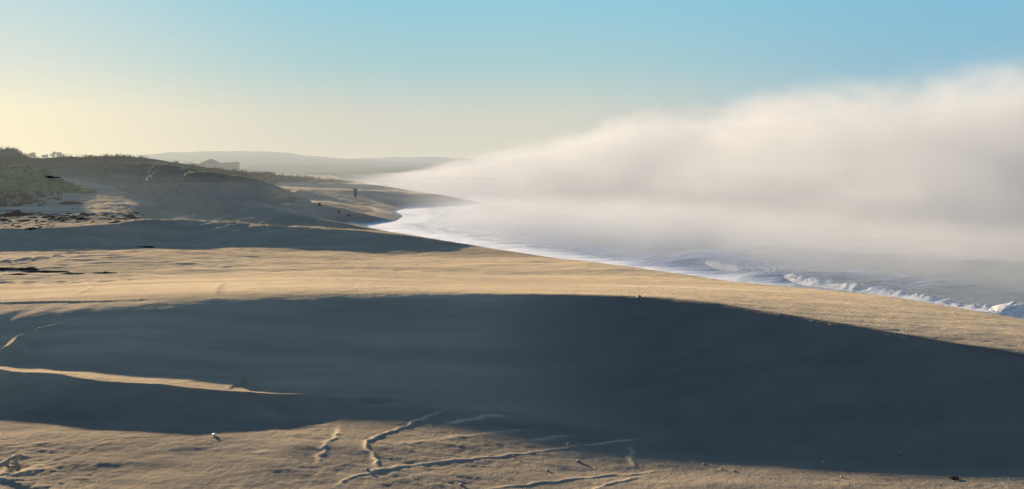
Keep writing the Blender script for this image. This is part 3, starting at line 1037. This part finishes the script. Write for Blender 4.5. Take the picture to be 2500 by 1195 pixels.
HD = 335.0
c = at_d(516, 410, HD)
S = HD / F
house = bpy.data.objects.new('house', None); COL.objects.link(house); house.location = (c[0], c[1], c[2] - 1.0)
tag(house, 'hazy grey house with a peaked roof low behind the dune ridge', 'house')
x0, x1 = -46 * S, 55 * S
zt = 1.0 + 11 * S
bm = bmesh.new(); box(bm, x0, x1, 0, 7, -3, zt)
link('wall', mesh_bm('wall', bm, False), WALLM, house)
bm = bmesh.new()
zr = 1.0 + 12 * S
# long low roof plus pyramid over the middle
a = [(x0 - 3 * S, -.6), (x1 + 1.5 * S, -.6), (x1 + 1.5 * S, 7.6), (x0 - 3 * S, 7.6)]
lo = [bm.verts.new((x, y, zt - .05)) for x, y in a]
hi = [bm.verts.new((x, y, z)) for x, y, z in ((x0 + 4 * S, 3.5, zr + .1), (x1 + 1.2 * S, 2.5, zr + .25), (x1 + 1.2 * S, 4.5, zr + .25), (x0 + 4 * S, 4.0, zr + .1))]
for i in range(4): bm.faces.new((lo[i], lo[(i + 1) % 4], hi[(i + 1) % 4], hi[i]))
bm.faces.new(hi); bm.faces.new(lo[::-1])
pyr = [bm.verts.new((x, y, zr - .25)) for x, y in ((-34 * S, .2), (20 * S, .2), (20 * S, 6.8), (-34 * S, 6.8))]
mid = [bm.verts.new((x, y, zr + .45)) for x, y in ((-19 * S, 1.6), (4 * S, 1.6), (4 * S, 5.4), (-19 * S, 5.4))]
tp = bm.verts.new((-8 * S, 3.5, 1.0 + 22 * S))
for i in range(4):
    bm.faces.new((pyr[i], pyr[(i + 1) % 4], mid[(i + 1) % 4], mid[i])); bm.faces.new((mid[i], mid[(i + 1) % 4], tp))
link('roof', mesh_bm('roof', bm, False), ROOFM, house)

# ------------------------------------------------------------------ the walker
pp = ground_px(868, 487, 1.6)
per = bpy.data.objects.new('person', None); COL.objects.link(per); per.location = (pp[0], pp[1], pp[2] - .01); per.rotation_euler = (0, 0, math.radians(20))
tag(per, 'person in a grey jacket and dark trousers standing on the distant sand', 'person')
K = 1.06
J = {'pel': (0, 0, .93), 'waist': (0, .01, 1.08), 'chest': (0, .0, 1.28), 'neckb': (0, .01, 1.44), 'neck': (0, 0, 1.50), 'head': (0, -.015, 1.60), 'crown': (0, 0, 1.70),
     'shL': (-.18, .01, 1.40), 'elL': (-.27, .02, 1.14), 'wrL': (-.24, -.12, .95), 'shR': (.18, .01, 1.40), 'elR': (.23, .05, 1.13), 'wrR': (.20, -.05, .89),
     'hpL': (-.09, 0, .90), 'knL': (-.10, -.05, .50), 'anL': (-.11, .05, .09), 'toL': (-.12, -.14, .035), 'hpR': (.09, 0, .90), 'knR': (.11, .0, .50), 'anR': (.11, .04, .09), 'toR': (.13, -.15, .035)}


def sk(name, nodes, edges, mat, parent, sub=2):
    ks = list(nodes)
    return skin_object(name, [tuple(v * K for v in (nodes[k][:3])) for k in ks], [(ks.index(a), ks.index(b)) for a, b in edges], [(nodes[k][3] * K, (nodes[k][4] if len(nodes[k]) > 4 else nodes[k][3]) * K) for k in ks], mat, parent, sub, 0)


R = {'pel': .13, 'waist': .125, 'chest': .14, 'neckb': .075, 'neck': .055, 'head': .085, 'crown': .07, 'shL': .06, 'elL': .043, 'wrL': .03, 'shR': .06, 'elR': .043, 'wrR': .03,
     'hpL': .085, 'knL': .055, 'anL': .04, 'toL': .032, 'hpR': .085, 'knR': .055, 'anR': .04, 'toR': .032}
nodes = {k: (*J[k], R[k]) for k in J}
edges = [('pel', 'waist'), ('waist', 'chest'), ('chest', 'neckb'), ('neckb', 'neck'), ('neck', 'head'), ('head', 'crown'), ('chest', 'shL'), ('shL', 'elL'), ('elL', 'wrL'), ('chest', 'shR'), ('shR', 'elR'), ('elR', 'wrR'),
         ('pel', 'hpL'), ('hpL', 'knL'), ('knL', 'anL'), ('anL', 'toL'), ('pel', 'hpR'), ('hpR', 'knR'), ('knR', 'anR'), ('anR', 'toR')]
for sgn, w, nmz in ((-1, 'wrL', 'L'), (1, 'wrR', 'R')):
    wx, wy, wz = J[w]
    nodes['palm' + nmz] = (wx, wy - .03, wz - .06, .035, .018)
    edges.append((w, 'palm' + nmz))
    for fi, (ox, ln) in enumerate(((-.028, .055), (-.01, .07), (.01, .066), (.027, .05))):
        nodes['f%s%da' % (nmz, fi)] = (wx + ox, wy - .045, wz - .10, .009); nodes['f%s%db' % (nmz, fi)] = (wx + ox, wy - .03, wz - .10 - ln, .008)
        edges += [('palm' + nmz, 'f%s%da' % (nmz, fi)), ('f%s%da' % (nmz, fi), 'f%s%db' % (nmz, fi))]
    nodes['t' + nmz] = (wx - sgn * .05, wy - .05, wz - .07, .010)
    edges.append(('palm' + nmz, 't' + nmz))
nodes['nose'] = (0, -.115, 1.595, .014); edges.append(('head', 'nose'))
body = sk('body', nodes, edges, SKIN, per)
jn = {k: (*J[k], R[k] + .028) for k in ('waist', 'chest', 'neckb', 'shL', 'elL', 'shR', 'elR')}
jn['hem'] = (0, 0, .86, .165); jn['cL'] = (*(np.array(J['elL']) * .25 + np.array(J['wrL']) * .75), .05); jn['cR'] = (*(np.array(J['elR']) * .25 + np.array(J['wrR']) * .75), .05)
sk('jacket', jn, [('waist', 'chest'), ('hem', 'waist'), ('chest', 'neckb'), ('chest', 'shL'), ('shL', 'elL'), ('elL', 'cL'), ('chest', 'shR'), ('shR', 'elR'), ('elR', 'cR')], JACKET, per)
tn = {k: (*J[k], R[k] + .04) for k in ('pel', 'hpL', 'knL', 'hpR', 'knR')}
tn['aL'] = (-.11, .04, .10, .085); tn['aR'] = (.11, .035, .10, .085)
sk('trousers', tn, [('pel', 'hpL'), ('hpL', 'knL'), ('knL', 'aL'), ('pel', 'hpR'), ('hpR', 'knR'), ('knR', 'aR')], TROUSER, per)
sk('hair', {'a': (0, .03, 1.68, .088), 'b': (0, .055, 1.60, .075), 'c': (0, .05, 1.52, .05)}, [('a', 'b'), ('b', 'c')], HAIRM, per)
for s, t in (('L', -1), ('R', 1)):
    sk('shoe', {'h': (*J['an' + s][:2], .05, .055), 't': (*J['to' + s][:2], .04, .045)}, [('h', 't')], SHOEM, per)


# ------------------------------------------------------------------ the fog bank over the sea
def fog_dA(x, y): return .873 * (x - 22.5) + .488 * (y - 48)


def fog_dB(x, y): return np.minimum(.968 * (x + 4.9) + .252 * (y - 186), .99 * (x + .134 * y) - 8)


def fog_top(x, y):
    tx = (2.5 + 15.5 * sstep(-45, 55, x) + 0 * sstep(60, 260, x)) * (1 - .93 * sstep(330, 760, y) * (1 - sstep(-50, 60, x)))
    td = 3.5 + .255 * np.maximum(fog_dB(x, y) + 8, 0)
    return np.minimum(tx, td)


yg = np.concatenate([np.linspace(20, 200, 37), np.linspace(200, 1100, 61)[1:]])
ug = np.concatenate([np.linspace(0, 1, 26) ** 1.6])
top = []
for yv in yg:
    # landward edge of the fog on this row
    xa = np.linspace(-260, 120, 1600); yy_ = np.full_like(xa, yv); xe = xa[np.argmax((fog_dA(xa, yy_) > -.5) & (fog_dB(xa, yy_) > -24))]
    xr = xe + ug * (380 + .25 * yv)
    z = fog_top(xr, np.full_like(xr, yv)) + 1 + 4.0 * sstep(-8, 25, fog_dB(xr, np.full_like(xr, yv))) * sstep(-60, 20, xr)
    z[0] = -.3
    top.append(np.stack([xr, np.full_like(xr, yv), z], -1))
T = np.array(top); nr, nc = T.shape[:2]
Bt = T.copy(); Bt[..., 2] = -.4
V = np.concatenate([T.reshape(-1, 3), Bt.reshape(-1, 3)])
q = grid_quads(nr, nc)
faces = [tuple(a) for a in q] + [tuple(a[::-1] + nr * nc) for a in q]
n0 = nr * nc
for i in range(nr - 1):
    for j in (0, nc - 1):
        a, b = i * nc + j, (i + 1) * nc + j
        f = (a, b, b + n0, a + n0)
        faces.append(f if j == 0 else f[::-1])
for j in range(nc - 1):
    for i in (0, nr - 1):
        a, b = i * nc + j, i * nc + j + 1
        f = (a, b, b + n0, a + n0)
        faces.append(f[::-1] if i == 0 else f)
me = mesh_np('fog_bank', V, np.array(faces))
bm = bmesh.new(); bm.from_mesh(me); bmesh.ops.recalc_face_normals(bm, faces=bm.faces); bm.to_mesh(me); bm.free()
m, nt, out = material('sea_fog')
pos = nt.new('ShaderNodeNewGeometry').outputs['Position']
sep = nt.new('ShaderNodeSeparateXYZ'); nt.put(sep.inputs[0], pos)
x, y, z = sep.outputs
dA = nt.m('ADD', nt.m('MULTIPLY', x, .873), nt.m('MULTIPLY_ADD', y, .488, -.873 * 22.5 - .488 * 48))
dB = nt.m('ADD', nt.m('MULTIPLY', x, .968), nt.m('MULTIPLY_ADD', y, .252, .968 * 4.9 - .252 * 186))
dB = nt.m('MINIMUM', dB, nt.m('MULTIPLY_ADD', nt.m('MULTIPLY_ADD', y, .134, x), .99, -8.0))
tx = nt.m('ADD', nt.m('ADD', nt.smooth(-45, 55, x, 0, 15.5), 2.5), nt.smooth(60, 260, x, 0, 0))
tx = nt.m('MULTIPLY', tx, nt.m('SUBTRACT', 1.0, nt.m('MULTIPLY', nt.smooth(330, 760, y, 0, .93), nt.smooth(-50, 60, x, 1.0, 0.0))))
td = nt.m('MULTIPLY_ADD', nt.m('MAXIMUM', nt.m('ADD', dB, 8.0), 0.0), .255, 3.5)
topz = nt.m('MINIMUM', tx, td)
n1 = nt.noise(nt.scale(pos, (1, .6, 1.5)), .045, 5, .58, dist=.5)
bil = nt.m('MULTIPLY', nt.m('SUBTRACT', n1, .5), nt.smooth(-40, 40, x, 3.0, 20.0))
n2 = nt.noise(nt.scale(pos, (1, .7, 1.6)), .16, 6, .65, dist=.8)
bil = nt.m('ADD', bil, nt.m('MULTIPLY', nt.m('SUBTRACT', n2, .5), nt.smooth(-40, 40, x, 1.5, 16.0)))
h = nt.m('SUBTRACT', nt.m('ADD', topz, bil), z)
e1 = nt.smooth(-1.5, nt.smooth(-40, 50, x, 2.0, 8.0), h)
e2 = nt.smooth(-22, 26, dB)
wisp = nt.m('MULTIPLY', nt.smooth(.30, .65, n1, .55, 1.2), nt.smooth(.30, .66, n2, .55, 1.25))
dens = nt.m('MULTIPLY', nt.m('MULTIPLY', e1, e2), wisp)
# thin mist lying low over the water inshore of the bank
mist = nt.m('MULTIPLY', nt.m('MULTIPLY', nt.smooth(-.5, 4, dA), nt.smooth(38, 80, y, .22, 1.0)), nt.m('MULTIPLY', nt.smooth(-24, -14, dB), nt.smooth(150, 110, y)))
mist = nt.m('MULTIPLY', nt.m('MULTIPLY', mist, nt.smooth(4.3, .3, z)), nt.smooth(.3, .65, n2, .25, 1.0))
dens = nt.m('MAXIMUM', dens, nt.m('MULTIPLY', mist, 3.0))
hullz = nt.m('ADD', nt.m('ADD', topz, 1.0), nt.m('MULTIPLY', nt.smooth(-8, 25, dB, 0, 4.0), nt.smooth(-60, 20, x)))
dens = nt.m('MULTIPLY', dens, nt.smooth(0, 1.2, nt.m('SUBTRACT', hullz, z)))
FOG_DENS = .051
vs = nt.new('ShaderNodeVolumePrincipled')
vs.inputs['Color'].default_value = (.735, .765, .82, 1)
vs.inputs['Anisotropy'].default_value = -.32
nt.put(vs.inputs['Density'], nt.m('MULTIPLY', dens, FOG_DENS))
nt.l.new(vs.outputs[0], out.inputs['Volume'])
fog = link('fog_bank', me, m)
tag(fog, 'thick white fog bank rolling over the sea up to the beach', 'fog', None, 'stuff')
m.cycles.volume_sampling = 'MULTIPLE_IMPORTANCE' if hasattr(m, 'cycles') and hasattr(m.cycles, 'volume_sampling') else 'DISTANCE'
try:
    m.cycles.volume_step_rate = .06
except Exception:
    m.volume_step_rate = .06 if hasattr(m, 'volume_step_rate') else None

# ------------------------------------------------------------------ sky, sun
w = bpy.data.worlds.new('World'); SC.world = w; w.use_nodes = True
nt = NT(w.node_tree); nt.n.clear()
out = nt.new('ShaderNodeOutputWorld'); bg = nt.new('ShaderNodeBackground'); nt.l.new(bg.outputs[0], out.inputs[0])
g = nt.new('ShaderNodeTexCoord').outputs['Generated']
sep = nt.new('ShaderNodeSeparateXYZ'); nt.put(sep.inputs[0], g)
zz = nt.m('MAXIMUM', sep.outputs[2], 0.0)
t = nt.m('POWER', zz, .5)        # 0 at the horizon, .38 at the top of the frame
toward = nt.vm('DOT_PRODUCT', g, (-math.sin(SUN_AZ), math.cos(SUN_AZ), 0))


def st(deg): return math.sqrt(math.sin(math.radians(deg)))


def rampc(cs): return [(st(e), s2l(c)) for e, c in cs]


left = nt.ramp(t, rampc([(0, (255, 243, 206)), (2.5, (251, 243, 212)), (5, (226, 230, 219)), (8.4, (203, 224, 224)), (18, (120, 176, 208)), (45, (108, 141, 176)), (90, (97, 124, 162))]))
cen = nt.ramp(t, rampc([(0, (230, 221, 202)), (2.5, (213, 214, 202)), (5, (174, 208, 211)), (8.4, (149, 203, 221)), (18, (108, 166, 206)), (45, (106, 138, 174)), (90, (97, 124, 162))]))
right = nt.ramp(t, rampc([(0, (198, 196, 190)), (2.5, (172, 197, 205)), (5, (146, 191, 212)), (8.4, (133, 191, 218)), (18, (98, 156, 200)), (45, (102, 134, 171)), (90, (97, 124, 162))]))
back = nt.ramp(t, rampc([(0, (130, 142, 158)), (8.4, (106, 136, 168)), (18, (92, 130, 168)), (45, (102, 130, 167)), (90, (97, 124, 162))]))
c = nt.mix(nt.m('POWER', nt.m('MULTIPLY', nt.m('MAXIMUM', nt.m('SUBTRACT', toward, .88), 0.0), 8.333, clamp=True), 3.8), cen, left)
c = nt.mix(nt.smooth(.60, .885, toward), right, c)
c = nt.mix(nt.smooth(-.5, .55, toward), back, c)
sky = nt.new('ShaderNodeTexSky', sky_type='NISHITA'); sky.sun_disc = False
sky.sun_elevation = SUN_EL; sky.sun_rotation = -SUN_AZ; sky.air_density = 1.0; sky.dust_density = 2.0
sc2 = nt.vm('SCALE', sky.outputs[0]); sc2.node.inputs['Scale'].default_value = .03
c = nt.mix(.02, c, sc2)
nt.put(bg.inputs[0], c); bg.inputs[1].default_value = 1.0

sl = bpy.data.lights.new('sun', 'SUN'); sl.energy = 21.0; sl.angle = math.radians(1.1); sl.color = (1.0, .775, .49)
so_ = bpy.data.objects.new('sun', sl); COL.objects.link(so_)
dirv = Vector((-math.sin(SUN_AZ) * math.cos(SUN_EL), math.cos(SUN_AZ) * math.cos(SUN_EL), math.sin(SUN_EL)))
so_.rotation_euler = dirv.to_track_quat('Z', 'Y').to_euler()

cam = bpy.data.cameras.new('camera'); co = bpy.data.objects.new('camera', cam); COL.objects.link(co)
cam.sensor_width = 36; cam.lens = 36 * F / 2500; cam.clip_start = .1; cam.clip_end = 20000
co.location = (0, 0, HC); co.rotation_euler = (math.pi / 2 - TH, 0, 0)
SC.camera = co

SC.view_settings.view_transform = 'Standard'; SC.view_settings.look = 'None'; SC.view_settings.exposure = 0
cy = SC.cycles
cy.use_adaptive_sampling = True; cy.adaptive_threshold = .04
cy.volume_bounces = 4; cy.max_bounces = 8; cy.diffuse_bounces = 3; cy.glossy_bounces = 3
cy.volume_step_rate = 1.0; cy.volume_max_steps = 512
cy.use_denoising = True
